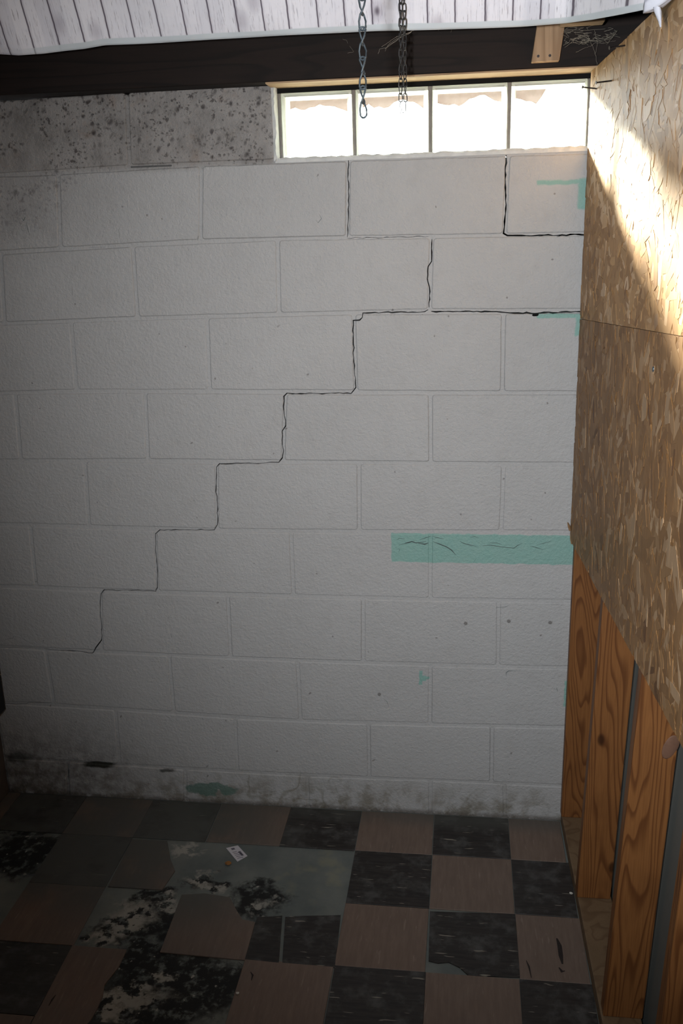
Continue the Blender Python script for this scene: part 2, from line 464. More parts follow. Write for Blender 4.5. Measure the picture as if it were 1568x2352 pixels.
M_PAINT = wall_paint('painted_block', ())
M_PAINT_TEAL = wall_paint('painted_block_teal', ('teal', 'holes'))
M_PAINT_MOULD = wall_paint('painted_block_mouldy', ('mould',))
M_PAINT_FOOT = wall_paint('painted_block_foot', ('foot',))
M_PAINT_ALL = wall_paint('painted_joints', ('teal', 'mould', 'foot'))
M_GLASS = glass_mat(); M_GEDGE = glass_edge_mat()
M_NEAR_BLACK = plain('near_black', (.012, .012, .012), .9, .05)
M_MORTAR = plain('window_mortar', (.20, .185, .17), .8, .2, 0, 40, .35, .4)
M_SILL = plain('sill_mortar', (.62, .63, .62), .7, .2, 0, 35, .25, .4)
M_CONC = concrete()
M_SLATE = plain('grey_mortar', (.12, .12, .12), .8, .2, 0, 60, .4, .4)
M_TB = tile_mat('brown_tile', False); M_TD = tile_mat('black_tile', True)
M_STUD = wood('stud_pine', (.245, .102, .032), (.095, .031, .009), True, .55, .45, 27.0)
M_PLATE = wood('plate_pine', (.19, .125, .07), (.125, .075, .04), False, .6, 4.5, 7.0)
M_BEAM = wood('dark_beam_wood', (.016, .0095, .0075), (.006, .004, .0035), False, .75)
M_CLEAT = wood('cleat_wood', (.46, .31, .19), (.26, .16, .09), False, .7)
M_JOIST = wood('joist_wood', (.30, .20, .12), (.18, .11, .06), False, .7)
M_OSB = osb_mat('osb_strands', 1.0)
M_OSBB = plain('osb_core', (.27, .165, .085), .6, .3, 0, 60, .35, .3)
M_GREY = plain('grey_backing_panel', (.155, .165, .155), .7, .25, 0, 6, .12)
M_LEFT = plain('dirty_plaster', (.12, .10, .09), .8, .2, 0, 12, .4, .4)
M_FRONT = plain('front_wall_paint', (.35, .34, .33), .8, .2, 0, 5, .1)
M_CEIL = plain('ceiling_boards', (.05, .035, .028), .8, .2, 0, 9, .3)
M_CLOTH = cloth_mat()
M_CHAIN = plain('galvanised_steel', (.075, .095, .11), .5, .4, .5, 90, .3)
M_CHAIN2 = plain('dark_steel', (.06, .06, .06), .45, .5, .8, 90, .3)
M_SCREW = plain('screw_steel', (.035, .028, .028), .4, .5, .7, 80, .3)
M_WEB = plain('cobweb_silk', (.42, .38, .31), .8, .2, 0, 50, .2)
M_BLACK = plain('black_plastic', (.008, .008, .008), .5, .3, 0, 20, .2)
M_PAPER = plain('tag_paper', (.62, .60, .64), .7, .2, 0, 60, .08)
M_INK = plain('tag_ink', (.14, .13, .16), .7, .2, 0, 60, .1)
M_CRUMB = plain('brown_crumb', (.30, .14, .045), .7, .2, 0, 120, .5)
M_CHIP = plain('paint_chip', (.6, .58, .52), .7, .2, 0, 120, .2)
M_STANDIN = plain('standin_brown', (.052, .031, .023), .8, .1, 0, 25, .3, .5)
M_GROUND = plain('outer_ground', (.30, .29, .22), .9, .1, 0, 3, .3)
M_PENCIL = plain('scuff_mark', (.085, .11, .105), .8, .1, 0, 90, .3)
M_SCUFF = plain('tile_scuff', (.030, .024, .022), .7, .2, 0, 200, .6)
M_KNOT = plain('knot_wood', (.16, .085, .055), .6, .3, 0, 45, .35, .3)

# ------------------------------------------------------------------ block wall
def lerp_line(pts, x):
    for (xa, ya), (xb, yb) in zip(pts, pts[1:]):
        if x <= xb or (xb, yb) == pts[-1]:
            return ya + (yb - ya) * (x - xa) / (xb - xa)
J = [
 [(-240, 411), (0, 403), (140, 397), (298, 383), (460, 378), (630, 370), (800, 366), (990, 358), (1165, 354), (1350, 351)],
 [(-240, 592), (0, 581), (135, 572), (300, 563), (460, 554), (640, 548), (800, 546), (990, 543), (1160, 541), (1345, 538)],
 [(-240, 752), (0, 744), (165, 737), (320, 731), (475, 727), (640, 722), (830, 718), (985, 714), (1155, 717), (1340, 715)],
 [(-240, 908), (0, 903), (175, 898), (335, 899), (480, 898), (655, 902), (815, 900), (990, 903), (1155, 902), (1330, 903)],
 [(-240, 1054), (0, 1060), (48, 1058), (195, 1057), (337, 1057), (495, 1063), (650, 1060), (830, 1062), (990, 1064), (1155, 1067), (1320, 1066)],
 [(-240, 1195), (0, 1204), (70, 1206), (205, 1209), (360, 1216), (498, 1217), (670, 1220), (825, 1220), (990, 1222), (1150, 1221), (1310, 1221)],
 [(-240, 1336), (0, 1346), (84, 1348), (232, 1356), (362, 1359), (525, 1365), (673, 1368), (835, 1373), (988, 1376), (1145, 1379), (1310, 1379)],
 [(-240, 1468), (0, 1485), (105, 1490), (232, 1496), (390, 1503), (530, 1510), (685, 1516), (835, 1521), (988, 1526), (1143, 1530), (1305, 1532)],
 [(-240, 1596), (0, 1613), (120, 1617), (265, 1628), (399, 1636), (540, 1648), (690, 1655), (850, 1660), (988, 1663), (1130, 1666), (1300, 1667)],
 [(-240, 1722), (0, 1738), (150, 1746), (265, 1755), (400, 1763), (540, 1771), (690, 1780), (850, 1786), (988, 1790), (1128, 1797), (1290, 1803)],
]
TOP = [(-240, 243), (0, 228), (150, 219), (290, 209), (450, 199), (625, 187)]
H = {  # head joints: x on the joint above, x on the joint below
 0: [(-30, -20), (291, 298), (626, 634)],
 1: [(-180, -165), (133, 140), (462, 461), (800, 798), (1166, 1158)],
 2: [(2, 12), (305, 316), (637, 641), (991, 986)],
 3: [(-145, -125), (163, 177), (475, 482), (812, 817), (1156, 1153)],
 4: [(35, 49), (333, 340), (655, 650), (988, 989)],
 5: [(-102, -85), (195, 205), (497, 499), (824, 825), (1156, 1150)],
 6: [(70, 84), (356, 362), (668, 674), (988, 988)],
 7: [(-55, -40), (231, 234), (523, 530), (834, 834), (1145, 1143)],
 8: [(105, 125), (388, 400), (683, 690), (988, 987)],
 9: [(-20, -5), (265, 275), (540, 545), (846, 848), (1130, 1128)],
 10: [(155, 162), (425, 427), (705, 708), (988, 988), (1158, 1160)],
}
XL, XR = -1.40, 0.56
HALF = .0042
def line_x(k):   # joint k as (X,Z) polyline in the wall plane ; k = -1 top
    src = TOP if k < 0 else J[k]
    return [on_y(x, y) for x, y in src]
def z_at(k, X):
    if k >= 10: return 0.0
    pts = line_x(k)
    if X <= pts[0].x: return pts[0].z
    if X >= pts[-1].x: return pts[-1].z
    for a, b in zip(pts, pts[1:]):
        if a.x <= X <= b.x: return a.z + (b.z - a.z) * (X - a.x) / (b.x - a.x)
def rounded_ring(cs, r, n=3, seg=.045, jit=.0007, rng=None):
    """cs: 4 corners (X,Z) in order BL, BR, TR, TL -> ring with rounded corners and slightly uneven sides"""
    ring = []
    c = [Vector((a, b)) for a, b in cs]
    for i in range(4):
        p, prv, nxt = c[i], c[i - 1], c[(i + 1) % 4]
        d0, d1 = (prv - p).normalized(), (nxt - p).normalized()
        rr = min(r, (prv - p).length * .4, (nxt - p).length * .4)
        for k in range(n + 1):
            f = k / n
            q = p + d0 * rr * (1 - f) ** 2 + d1 * rr * f ** 2
            ring.append(q)
        L = (nxt - p).length - 2 * rr; m = int(L / seg)
        nrm = Vector((-d1.y, d1.x))
        for k in range(1, m):
            ring.append(p + d1 * (rr + L * k / m) + nrm * rng.uniform(-jit, jit))
    return ring
rng = random.Random(3)
def block_mesh(cs, proud, depth=.09):
    ring = rounded_ring(cs, .009, rng=rng)
    cen = Vector((sum(a for a, b in cs) / 4, sum(b for a, b in cs) / 4))
    n = len(ring)
    def inset(d):
        res = []
        for i in range(n):
            a, b = ring[i - 1], ring[(i + 1) % n]
            tv = (b - a).normalized(); nv = Vector((-tv.y, tv.x))
            res.append(ring[i] + nv * d)
        return res
    layers = [(ring, depth), (ring, .001), (inset(.0010), -proud * .55), (inset(.0032), -proud)]
    verts, faces = [], []
    for pts, y in layers:
        verts += [(q.x, y, q.y) for q in pts]
    for l in range(3):
        for i in range(n):
            a, b = l * n + i, l * n + (i + 1) % n
            faces.append((a, b, b + n, a + n))
    faces.append(tuple(range(3 * n, 4 * n)))
    faces.append(tuple(reversed(range(0, n))))
    return verts, faces

wall = box('wall_back', XL, XR, 0.0, .03, 0.0, 2.125, M_PAINT_ALL)
tag(wall, 'white painted concrete block wall with a stair-step crack', kind='structure')
# opening for the window: cut below together with the cracks
blocks = []
for row in range(0, 11):
    js = H[row]
    topk, botk = row - 1, row
    top_pts = TOP if topk < 0 else J[topk]
    bot = J[row] if row < 10 else None
    sides = []
    for (xa, xb) in js:
        a = on_y(xa, lerp_line(top_pts, xa))
        if bot: b = on_y(xb, lerp_line(bot, xb))
        else: b = on_y(xb, 1860)
        sides.append((a.x, b.x))
    if sides[0][0] > XL + .06: sides = [(XL, XL)] + sides
    else: sides[0] = (XL, XL)
    if row > 0: sides.append((XR, XR))
    else: sides += [(.408, .408), (XR, XR)]
    for (a0, b0), (a1, b1) in zip(sides, sides[1:]):
        if row == 0 and -.6 < a0 < .3 and a1 > .3: continue      # the window opening
        h = HALF
        # corners
        cs = [(b0 + h, z_at(botk, b0 + h) + (h if row < 10 else 0.0005)), (b1 - h, z_at(botk, b1 - h) + (h if row < 10 else .0005)),
              (a1 - h, z_at(topk, a1 - h) - h), (a0 + h, z_at(topk, a0 + h) - h)]
        v, f = block_mesh(cs, rng.uniform(.0022, .0045))
        mt = M_PAINT
        if row >= 9: mt = M_PAINT_FOOT
        elif row == 0 or (row <= 2 and a0 < -.7): mt = M_PAINT_MOULD
        elif a1 > -.1: mt = M_PAINT_TEAL
        o = mobj('block', v, f, mt, wall)
        blocks.append((o, cs))
# chipped, open bed joint right of the first top block: grey slate strip
pa_, pb_ = on_y(301, 387), on_y(394, 377)
box('mortar_patch', pa_.x, pb_.x, -.0035, .01, pa_.z + .0015, pb_.z - .0015, M_SLATE, wall, .001)
# ---- cracks: real slots cut into the mortar and the block arrises
CR = [
 ([(1352, 716), (1300, 716), (1240, 719), (1190, 719), (1150, 717), (1095, 715), (1040, 716), (990, 715)], 3.4),
 ([(983, 711), (975, 716), (910, 717), (833, 719), (832, 729), (826, 735), (811, 736), (811, 780), (812, 820), (814, 860), (817, 890), (806, 904), (760, 903), (700, 904),
   (659, 903), (652, 910), (652, 945), (656, 978), (648, 990), (648, 1010), (651, 1035), (648, 1052), (640, 1062), (600, 1064), (504, 1065), (497, 1073),
   (496, 1120), (499, 1160), (499, 1205), (492, 1217), (430, 1217), (367, 1217), (357, 1226), (357, 1260), (361, 1300), (361, 1350), (357, 1358), (300, 1356), (239, 1355), (232, 1364),
   (230, 1400), (234, 1440), (233, 1470), (222, 1485), (214, 1499), (150, 1494), (100, 1490)], 2.7),
 ([(800, 368), (799, 400), (801, 450), (800, 500), (797, 545)], 2.2),
 ([(797, 547), (860, 546), (925, 544), (985, 543)], 1.0),
 ([(1162, 356), (1160, 420), (1162, 470), (1158, 520), (1156, 536), (1165, 541), (1200, 541), (1250, 540), (1300, 541), (1320, 538), (1350, 540)], 3.4),
 ([(992, 549), (991, 600), (983, 612), (981, 640), (986, 660), (985, 706)], 2.4),
 ([(0, 1486), (60, 1488), (95, 1489)], 1.3),
 ([(8, 1616), (60, 1617), (66, 1613), (116, 1616)], 1.4),
 ([(156, 1752), (158, 1790), (162, 1811)], 2.0),
]
def crack_cutter(pts, wpx, bm):
    P = []
    for (xa, ya), (xb, yb) in zip(pts, pts[1:]):
        L = math.hypot(xb - xa, yb - ya); m = max(1, int(L / 9))
        for k in range(m):
            f = k / m
            jx, jy = (rng.uniform(-1.3, 1.3), rng.uniform(-1.3, 1.3)) if k else (0, 0)
            P.append((xa + (xb - xa) * f + jx, ya + (yb - ya) * f + jy))
    P.append(pts[-1])
    W = [on_y(x, y) for x, y in P]
    Q = [Vector((w.x, w.z)) for w in W]
    n = len(Q)
    A, B = [], []
    for i in range(n):
        t0 = (Q[i] - Q[i - 1]).normalized() if i else (Q[1] - Q[0]).normalized()
        t1 = (Q[i + 1] - Q[i]).normalized() if i < n - 1 else t0
        t = (t0 + t1).normalized(); nv = Vector((-t.y, t.x))
        c = max(.6, nv.dot(Vector((-t0.y, t0.x))))
        hw = wpx * .0012 * .5 * rng.uniform(.5, 1.25) / c
        if i in (0, n - 1): hw *= .5
        A.append(Q[i] + nv * hw); B.append(Q[i] - nv * hw)
    y0, y1 = -.02, .06
    va = [[bm.verts.new((q.x, y, q.y)) for q in s] for s in (A, B) for y in (y0, y1)]
    a0, a1, b0, b1 = va
    for i in range(n - 1):
        bm.faces.new((a0[i], a0[i + 1], b0[i + 1], b0[i])); bm.faces.new((a1[i], b1[i], b1[i + 1], a1[i + 1]))
        bm.faces.new((a0[i], a1[i], a1[i + 1], a0[i + 1])); bm.faces.new((b0[i], b0[i + 1], b1[i + 1], b1[i]))
    bm.faces.new((a0[0], b0[0], b1[0], a1[0])); bm.faces.new((a0[-1], a1[-1], b1[-1], b0[-1]))
    xs = [q.x for q in Q]; zs = [q.y for q in Q]
    return Q
def boolean(obj, cutter):
    md = obj.modifiers.new('cut', 'BOOLEAN'); md.operation = 'DIFFERENCE'; md.object = cutter; md.solver = 'EXACT'
    dg = bpy.context.evaluated_depsgraph_get()
    me = bpy.data.meshes.new_from_object(obj.evaluated_get(dg))
    obj.modifiers.clear()
    old = obj.data; name = old.name
    obj.data = me; bpy.data.meshes.remove(old); me.name = name
WX0, WX1 = on_y(632, 280).x, .405     # window opening
WZ0, WZ1 = z_at(0, 0.0) + .001, 2.119
cutters = []
for pts, w in CR:
    bm = bmesh.new(); Q = crack_cutter(pts, w, bm)
    c = bobj('cutter', bm); cutters.append((c, Q))
bm = bmesh.new(); add_box(bm, WX0, .4065, -.05, .2, WZ0, 2.2)
c = bobj('cutter', bm)
boolean(wall, c); bpy.data.objects.remove(c)
for c, Q in cutters:
    boolean(wall, c)
    for o, cs in blocks:
        x0, x1 = min(a for a, b in cs), max(a for a, b in cs); z0, z1 = min(b for a, b in cs), max(b for a, b in cs)
        if any(x0 - .006 < q.x < x1 + .006 and z0 - .006 < q.y < z1 + .006 for q in Q): boolean(o, c)
for c, Q in cutters: bpy.data.objects.remove(c)
box('dark_backing', XL, XR, .10, .13, 0, WZ0 - .004, M_NEAR_BLACK, wall)  # near-black slabs behind the slots; the cracks' depth of shade is in their colour
box('dark_backing', .408, XR, .10, .13, WZ0 - .004, 2.125, M_NEAR_BLACK, wall)
box('dark_backing', XL, WX0 - .012, .10, .13, WZ0 - .004, 2.125, M_NEAR_BLACK, wall)

# scuffs and scratches in the teal patch and elsewhere on the wall
bm = bmesh.new()
def scuff(pts, w):
    P = [on_y(x, y, -.0052) for x, y in pts]
    n = len(P)
    vs_ = []
    for i, p in enumerate(P):
        t = (P[min(i + 1, n - 1)] - P[max(i - 1, 0)]).normalized(); nv = Vector((-t.z, 0, t.x))
        hw = w * .00045 * (1 if 0 < i < n - 1 else .3)
        vs_.append((bm.verts.new(p + nv * hw), bm.verts.new(p - nv * hw)))
    for a, b in zip(vs_, vs_[1:]): bm.faces.new((a[0], b[0], b[1], a[1]))
for pts, w in [([(915, 1252), (940, 1246), (953, 1242)], 2), ([(930, 1247), (945, 1244), (955, 1247), (978, 1244)], 3), ([(963, 1240), (978, 1235), (990, 1231)], 2),
     ([(960, 1248), (975, 1250), (984, 1247)], 4), ([(993, 1232), (1004, 1235), (1018, 1238)], 2), ([(994, 1244), (1010, 1250), (1025, 1256), (1036, 1263), (1046, 1274)], 3),
     ([(912, 1240), (916, 1236), (930, 1238)], 1.5), ([(1055, 1243), (1064, 1248), (1080, 1252), (1094, 1255)], 2), ([(1078, 1234), (1090, 1232), (1098, 1236)], 1.5),
     ([(1108, 1254), (1125, 1252), (1150, 1256), (1180, 1259), (1188, 1253), (1198, 1248)], 1.8), ([(1120, 1248), (1140, 1247), (1152, 1251)], 1.5),
     ([(1217, 1254), (1232, 1258), (1246, 1262)], 2), ([(1231, 1252), (1248, 1248), (1266, 1243)], 1.2), ([(1087, 1292), (1092, 1284)], 1.6), ([(1160, 1270), (1182, 1272)], 1.0),
     ([(915, 1268), (918, 1262), (913, 1260)], 1.2), ([(1138, 1396), (1160, 1394), (1168, 1391)], 1.2), ([(1162, 1552), (1162, 1545), (1168, 1541), (1185, 1541)], 2),
     ([(880, 1604), (888, 1611), (893, 1624)], 1), ([(50, 500), (54, 507), (58, 498)], 3), ([(60, 510), (64, 527), (68, 541)], 1.5), ([(272, 526), (275, 548)], 1.8), ([(165, 657), (166, 678)], 2.0),
     ([(392, 1456), (394, 1464)], 3), ([(1278, 1580), (1280, 1588)], 3.5), ([(454, 552), (455, 542)], 3), ([(205, 568), (240, 568)], 1.4), ([(10, 1470), (30, 1465), (32, 1460)], 1), ([(464, 1648), (466, 1654)], 2.5),
     ([(725, 505), (730, 512), (738, 502), (733, 492)], 1.2)]:
    scuff(pts, w)
sc = bobj('scuff_marks', bm, M_PENCIL, wall); sc['kind'] = 'stuff'
# dark chip of mortar on the crack near the board
bm = bmesh.new()
c = on_y(1229, 723, -.004)
bmesh.ops.create_icosphere(bm, subdivisions=2, radius=.0055)
for v in bm.verts: v.co = Vector((v.co.x * 1.5, v.co.y * .5, v.co.z * .8)) * rng.uniform(.75, 1.2) + c
bobj('mortar_chip', bm, M_NEAR_BLACK, wall)

# ------------------------------------------------------------------ glass block window
win = mobj('window_1', [], [], None)
bm = bmesh.new()
gx = [on_y(640, 280).x, on_y(811, 275).x, on_y(987, 268).x, on_y(1169, 262).x, .398]
gz0, gz1 = on_y(985, 351).z, 2.114
GY0, GY1 = .012, .092
for xk in gx[1:-1]:
    add_box(bm, xk - .0050, xk + .0050, GY0 + .004, GY1 - .004, gz0, gz1, .0015, 1)
add_box(bm, gx[0] - .004, gx[0] + .004, GY0 + .006, GY1 - .004, gz0, gz1, .0015, 1)
add_box(bm, .3935, .4063, GY0 + .004, GY1 - .004, gz0, gz1, .0015, 1)
win_new = bobj('frame_mesh', bm, M_MORTAR)
win.data = win_new.data; bpy.data.objects.remove(win_new)
box('dark_head_bar', gx[0] - .004, .41, GY0 + .004, GY1 - .004, gz1 - .001, 2.1285, M_NEAR_BLACK, win)  # solid near-black bar fills the gap; its darkness is in the colour
tag(win, 'row of four glass blocks set in mortar under the beam', kind='structure')
bm = bmesh.new()
def wavy_bar(bm, x0, x1, y0, y1, z0, z1, n=40, amp=.003):
    secs = []
    for i in range(n + 1):
        X = x0 + (x1 - x0) * i / n
        a, b, c_ = rng.uniform(-amp, amp), rng.uniform(-amp, amp), rng.uniform(-amp, amp) * .4
        secs.append([bm.verts.new(q) for q in ((X, y0 + c_, z0), (X, y1, z0), (X, y1, z1 + a), (X, y0 + .004, z1 + b), (X, y0 + c_, z1 - .005))])
    for a, b in zip(secs, secs[1:]):
        for k in range(5): bm.faces.new((a[k], a[(k + 1) % 5], b[(k + 1) % 5], b[k]))
    bm.faces.new(secs[0]); bm.faces.new(secs[-1][::-1])
wavy_bar(bm, WX0 - .004, .407, -.003, .09, WZ0 - .004, gz0 + .002, 60, .002)
bobj('sill_mortar', bm, M_SILL, win)
bm = bmesh.new()
n = 20
secs = []
for i in range(n + 1):
    Z = WZ0 + (2.125 - WZ0) * i / n
    a = rng.uniform(-.002, .002)
    xl = on_y(627, 280).x
    secs.append([bm.verts.new(q) for q in ((xl - .002, -.002, Z), (xl + .006 + a, -.004 + a, Z), (xl + .010 + a, .004, Z), (gx[0] - .004, .016, Z), (gx[0] - .004, .09, Z), (xl - .002, .09, Z))])
for a, b in zip(secs, secs[1:]):
    for k in range(6): bm.faces.new((a[k], a[(k + 1) % 6], b[(k + 1) % 6], b[k]))
bm.faces.new(secs[0]); bm.faces.new(secs[-1][::-1])
bobj('jamb_mortar', bm, M_SILL, win)
for k in range(4):
    x0, x1 = gx[k] + .0050, gx[k + 1] - .0050
    g = empty('glass_block', ((x0 + x1) / 2, GY0, gz0)); g.parent = win
    cxm = (x0 + x1) / 2
    # rim: hollow glass frame with a bevelled border, seen as the pale outer band
    def loop(ins, y):
        return [(x0 + ins - cxm, y, ins), (x1 - ins - cxm, y, ins), (x1 - ins - cxm, y, gz1 - gz0 - ins), (x0 + ins - cxm, y, gz1 - gz0 - ins)]
    T = GY1 - GY0
    ls = [loop(.0005, .005), loop(.003, 0.0), loop(.007, 0.0), loop(.010, .004), loop(.012, .012), loop(.012, T - .012), loop(.007, T), loop(.003, T), loop(.0005, T - .005)]
    v = [q for l in ls for q in l]; f = []
    for l in range(len(ls)):
        for i in range(4):
            a, b = l * 4 + i, l * 4 + (i + 1) % 4
            c_, d_ = ((l + 1) % len(ls)) * 4 + (i + 1) % 4, ((l + 1) % len(ls)) * 4 + i
            f.append((a, b, c_, d_))
    mobj('glass_rim', v, f, M_GEDGE, g)
    for nm, yy, sg in (('front_pane', .012, 1), ('rear_pane', T - .012, -1)):
        N = 14; v = []; f = []
        for iz in range(N + 1):
            for ix in range(N + 1):
                a, b = ix / N, iz / N
                px_, pz_ = x0 - cxm + .0115 + (x1 - x0 - .023) * a, .0115 + (gz1 - gz0 - .023) * b
                v.append((px_, yy + .0012 * math.sin(a * 21 + k) * math.sin(b * 17 + k * 2), pz_))
        for iz in range(N):
            for ix in range(N):
                q = iz * (N + 1) + ix; f.append((q, q + 1, q + N + 2, q + N + 1))
        mobj(nm, v, f, M_GLASS, g, True)

# ------------------------------------------------------------------ outside
tag(box('ground', -6, 6, .14, 9, 1.70, 1.84, M_GROUND), 'pale ground outside beyond the window', kind='structure')
# invented porch roof, standing in for an unidentified brown band behind the glass
PY = 5.0
porch = empty('porch_standin', (0, PY, 1.84))
bm = bmesh.new(); secs = []; n = 160
for i in range(n + 1):
    X = -3.0 + 6.0 * i / n
    zz = on_y(985, 238, PY).z - 1.84 + .035 * math.sin(i * .61) * math.sin(i * .23 + 1) + rng.uniform(-.016, .016)
    if X > .62: zz += .11 * min(1, (X - .62) / .12)
    secs.append([bm.verts.new(q) for q in ((X, 0, zz), (X, .05, zz + .01), (X, .05, 1.50), (X, 0, 1.50))])
for a, b in zip(secs, secs[1:]):
    for k in range(4): bm.faces.new((a[k], a[(k + 1) % 4], b[(k + 1) % 4], b[k]))
bm.faces.new(secs[0]); bm.faces.new(secs[-1][::-1])
bobj('standin_fascia', bm, M_STANDIN, porch)
box('standin_deck', -3.0, 3.0, .05, 1.2, 1.44, 1.50, M_STANDIN, porch)
for X in (-2.9, 2.9):
    box('standin_post', X - .05, X + .05, .06, .16, 0, 1.44, M_STANDIN, porch, .005)
tag(porch, 'invented stand-in for a brown ragged band outside, seen through the top of the glass blocks', 'roof')

# ------------------------------------------------------------------ floor and tiles
floor = box('floor', XL - .2, 1.2, -3.4, .12, -.12, 0.0, M_CONC)
tag(floor, 'bare grey concrete floor with black adhesive under old tiles', kind='structure')
T9 = .2286; TX, TY = .0183, -.2050
def tile_poly(pts, th=.0032):
    n = len(pts)
    ar = sum(pts[i][0] * pts[(i + 1) % n][1] - pts[(i + 1) % n][0] * pts[i][1] for i in range(n))
    if ar < 0: pts = pts[::-1]
    cxx, cyy = sum(p[0] for p in pts) / n, sum(p[1] for p in pts) / n
    ins = lambda d: [(p[0] + (cxx - p[0]) * d, p[1] + (cyy - p[1]) * d) for p in pts]
    v = [(a, b, 0) for a, b in pts] + [(a, b, th - .0007) for a, b in pts] + [(a, b, th) for a, b in ins(.006)]
    f = []
    for l in range(2):
        for i in range(n):
            a, b = l * n + i, l * n + (i + 1) % n
            f.append((a, b, b + n, a + n))
    f.append(tuple(range(2 * n, 3 * n)))
    return v, f
def rect(w, d, g=.0007): return [(g, -g), (w - g, -g), (w - g, -d + g), (g, -d + g)]
tile_meshes = {}
def tile_me(key, w, d, mat):
    if key not in tile_meshes:
        v, f = tile_poly(rect(w, d)); me = bpy.data.meshes.new('tile'); me.from_pydata(v, [], f); me.materials.append(mat); tile_meshes[key] = me
    return tile_meshes[key]
def px_poly(pts, Z=.003): return [(p.x, p.y) for p in (on_z(x, y, Z) for x, y in pts)]
broken = {  # (col,row): outline traced, metres via the floor plane
 (-4, 1): [(303, 1927), (384, 1931), (392, 1975), (402, 2000), (372, 2044), (248, 2036)],
 (-3, 2): [(417, 2055), (470, 2052), (528, 2061), (540, 2085), (556, 2112), (586, 2118), (562, 2205), (367, 2187)],
 (-4, 3): [(166, 2171), (291, 2181), (272, 2222), (240, 2262), (236, 2288), (222, 2320), (205, 2348), (150, 2400), (50, 2392)],
 (0, 2): [(987, 2093), (1182, 2099), (1197, 2245), (1075, 2240), (1055, 2222), (1030, 2210), (1005, 2212), (984, 2207)],
}
missing = {(-2, 1), (-3, 1), (-4, 2), (-3, 3), (-6, 1), (-6, 3), (-7, 3), (-6, 2)}
split = {(-2, 2)}
rt = random.Random(11)
for row in range(0, 6):
    for col in range(-7, 2):
        x0 = TX + T9 * col; x1 = min(x0 + T9, .405 if row == 0 else .4085 + .018 * (.205 + T9 * (row - 1)))
        if row == 0: y0, y1 = -.006, TY
        else: y0, y1 = TY - T9 * (row - 1), TY - T9 * row
        if x0 < XL: x0 = XL + .002
        if x1 - x0 < .03: continue
        if (col, row) in missing: continue
        dark = (col + row) % 2 == 0
        mat = M_TD if dark else M_TB
        if (col, row) in broken:
            v, f = tile_poly(px_poly(broken[(col, row)]))
            o = mobj('tile', v, f, mat, floor); o.location.z = .0005
            o['label'] = 'broken %s floor tile' % ('black' if dark else 'brown')
            continue
        if (col, row) in split:
            for pts in ([(590, 2107), (640, 2104), (648, 2103), (640, 2212), (562, 2204)], [(655, 2106), (690, 2104), (782, 2102), (769, 2222), (648, 2212)]):
                v, f = tile_poly(px_poly(pts)); o = mobj('tile', v, f, mat, floor); o.location.z = .0005
            continue
        key = (round(x1 - x0, 3), round(y0 - y1, 3), dark)
        o = bpy.data.objects.new('tile', tile_me(key, x1 - x0, y0 - y1, mat))
        COL.objects.link(o); o.parent = floor
        o.location = (x0 + rt.uniform(-.0006, .0006), y0 + rt.uniform(-.0006, .0006), .0003 + rt.uniform(0, .0004))
        o.rotation_euler.z = rt.uniform(-.003, .003)

bm = bmesh.new()
for pts, w in [([(1278, 2155), (1284, 2172), (1287, 2195), (1291, 2214)], 7), ([(1283, 2222), (1290, 2232), (1297, 2230)], 5), ([(1208, 2206), (1214, 2220), (1220, 2246)], 3),
               ([(575, 2232), (580, 2240), (577, 2252)], 3), ([(548, 2210), (556, 2216)], 2), ([(112, 2310), (120, 2296), (128, 2285)], 3)]:
    P = [on_z(x, y, .0043) for x, y in pts]; vs_ = []
    for i, p in enumerate(P):
        t = (P[min(i + 1, len(P) - 1)] - P[max(i - 1, 0)]).normalized(); nv = Vector((-t.y, t.x, 0))
        hw = w * .0009 * (1 if 0 < i < len(P) - 1 else .35)
        vs_.append((bm.verts.new(p + nv * hw), bm.verts.new(p - nv * hw * .8)))
    for a, b in zip(vs_, vs_[1:]): bm.faces.new((a[0], a[1], b[1], b[0]))
o = bobj('scuff_marks', bm, M_SCUFF, floor); o['kind'] = 'stuff'

# ------------------------------------------------------------------ right wall: studs, plate, boards, grey backing
def xr(Y): return X0 - SL * Y
ANG = math.atan(SL)
# grey backing panel, leaning out towards its top like the studs in front of it
NY_, NZ_ = 8, 6
gv, gf = [], []
for th in (0.0, .014):
    for iz in range(NZ_ + 1):
        for iy in range(NY_ + 1):
            Y = .115 - 3.465 * iy / NY_; fz = iz / NZ_
            gv.append(((.5035 - .020 * Y) * (1 - fz) + (.545 - .105 * Y) * fz + th, Y, -.02 + 2.53 * fz))
W_ = NY_ + 1; HH = W_ * (NZ_ + 1)
for iz in range(NZ_):
    for iy in range(NY_):
        q = iz * W_ + iy
        gf.append((q, q + 1, q + W_ + 1, q + W_)); gf.append((q + HH, q + W_ + HH, q + W_ + 1 + HH, q + 1 + HH))
for iy in range(NY_):
    gf.append((iy, iy + HH, iy + 1 + HH, iy + 1)); q = NZ_ * W_ + iy; gf.append((q, q + 1, q + 1 + HH, q + HH))
for iz in range(NZ_):
    q = iz * W_; gf.append((q, q + W_, q + W_ + HH, q + HH)); q += NY_; gf.append((q, q + HH, q + W_ + HH, q + W_))
wall_r = mobj('wall_right', gv, gf, M_GREY)
tag(wall_r, 'open stud wall with grey panel behind and strand board above', kind='structure')
bm = bmesh.new(); add_box(bm, 0, .089, -3.29, 0, 0, .038, .003)
for v in bm.verts: v.co.x += -.018 * v.co.y
o = bobj('bottom_plate', bm, M_PLATE, wall_r); o.location = (.407, -.005, 0)
studs = []
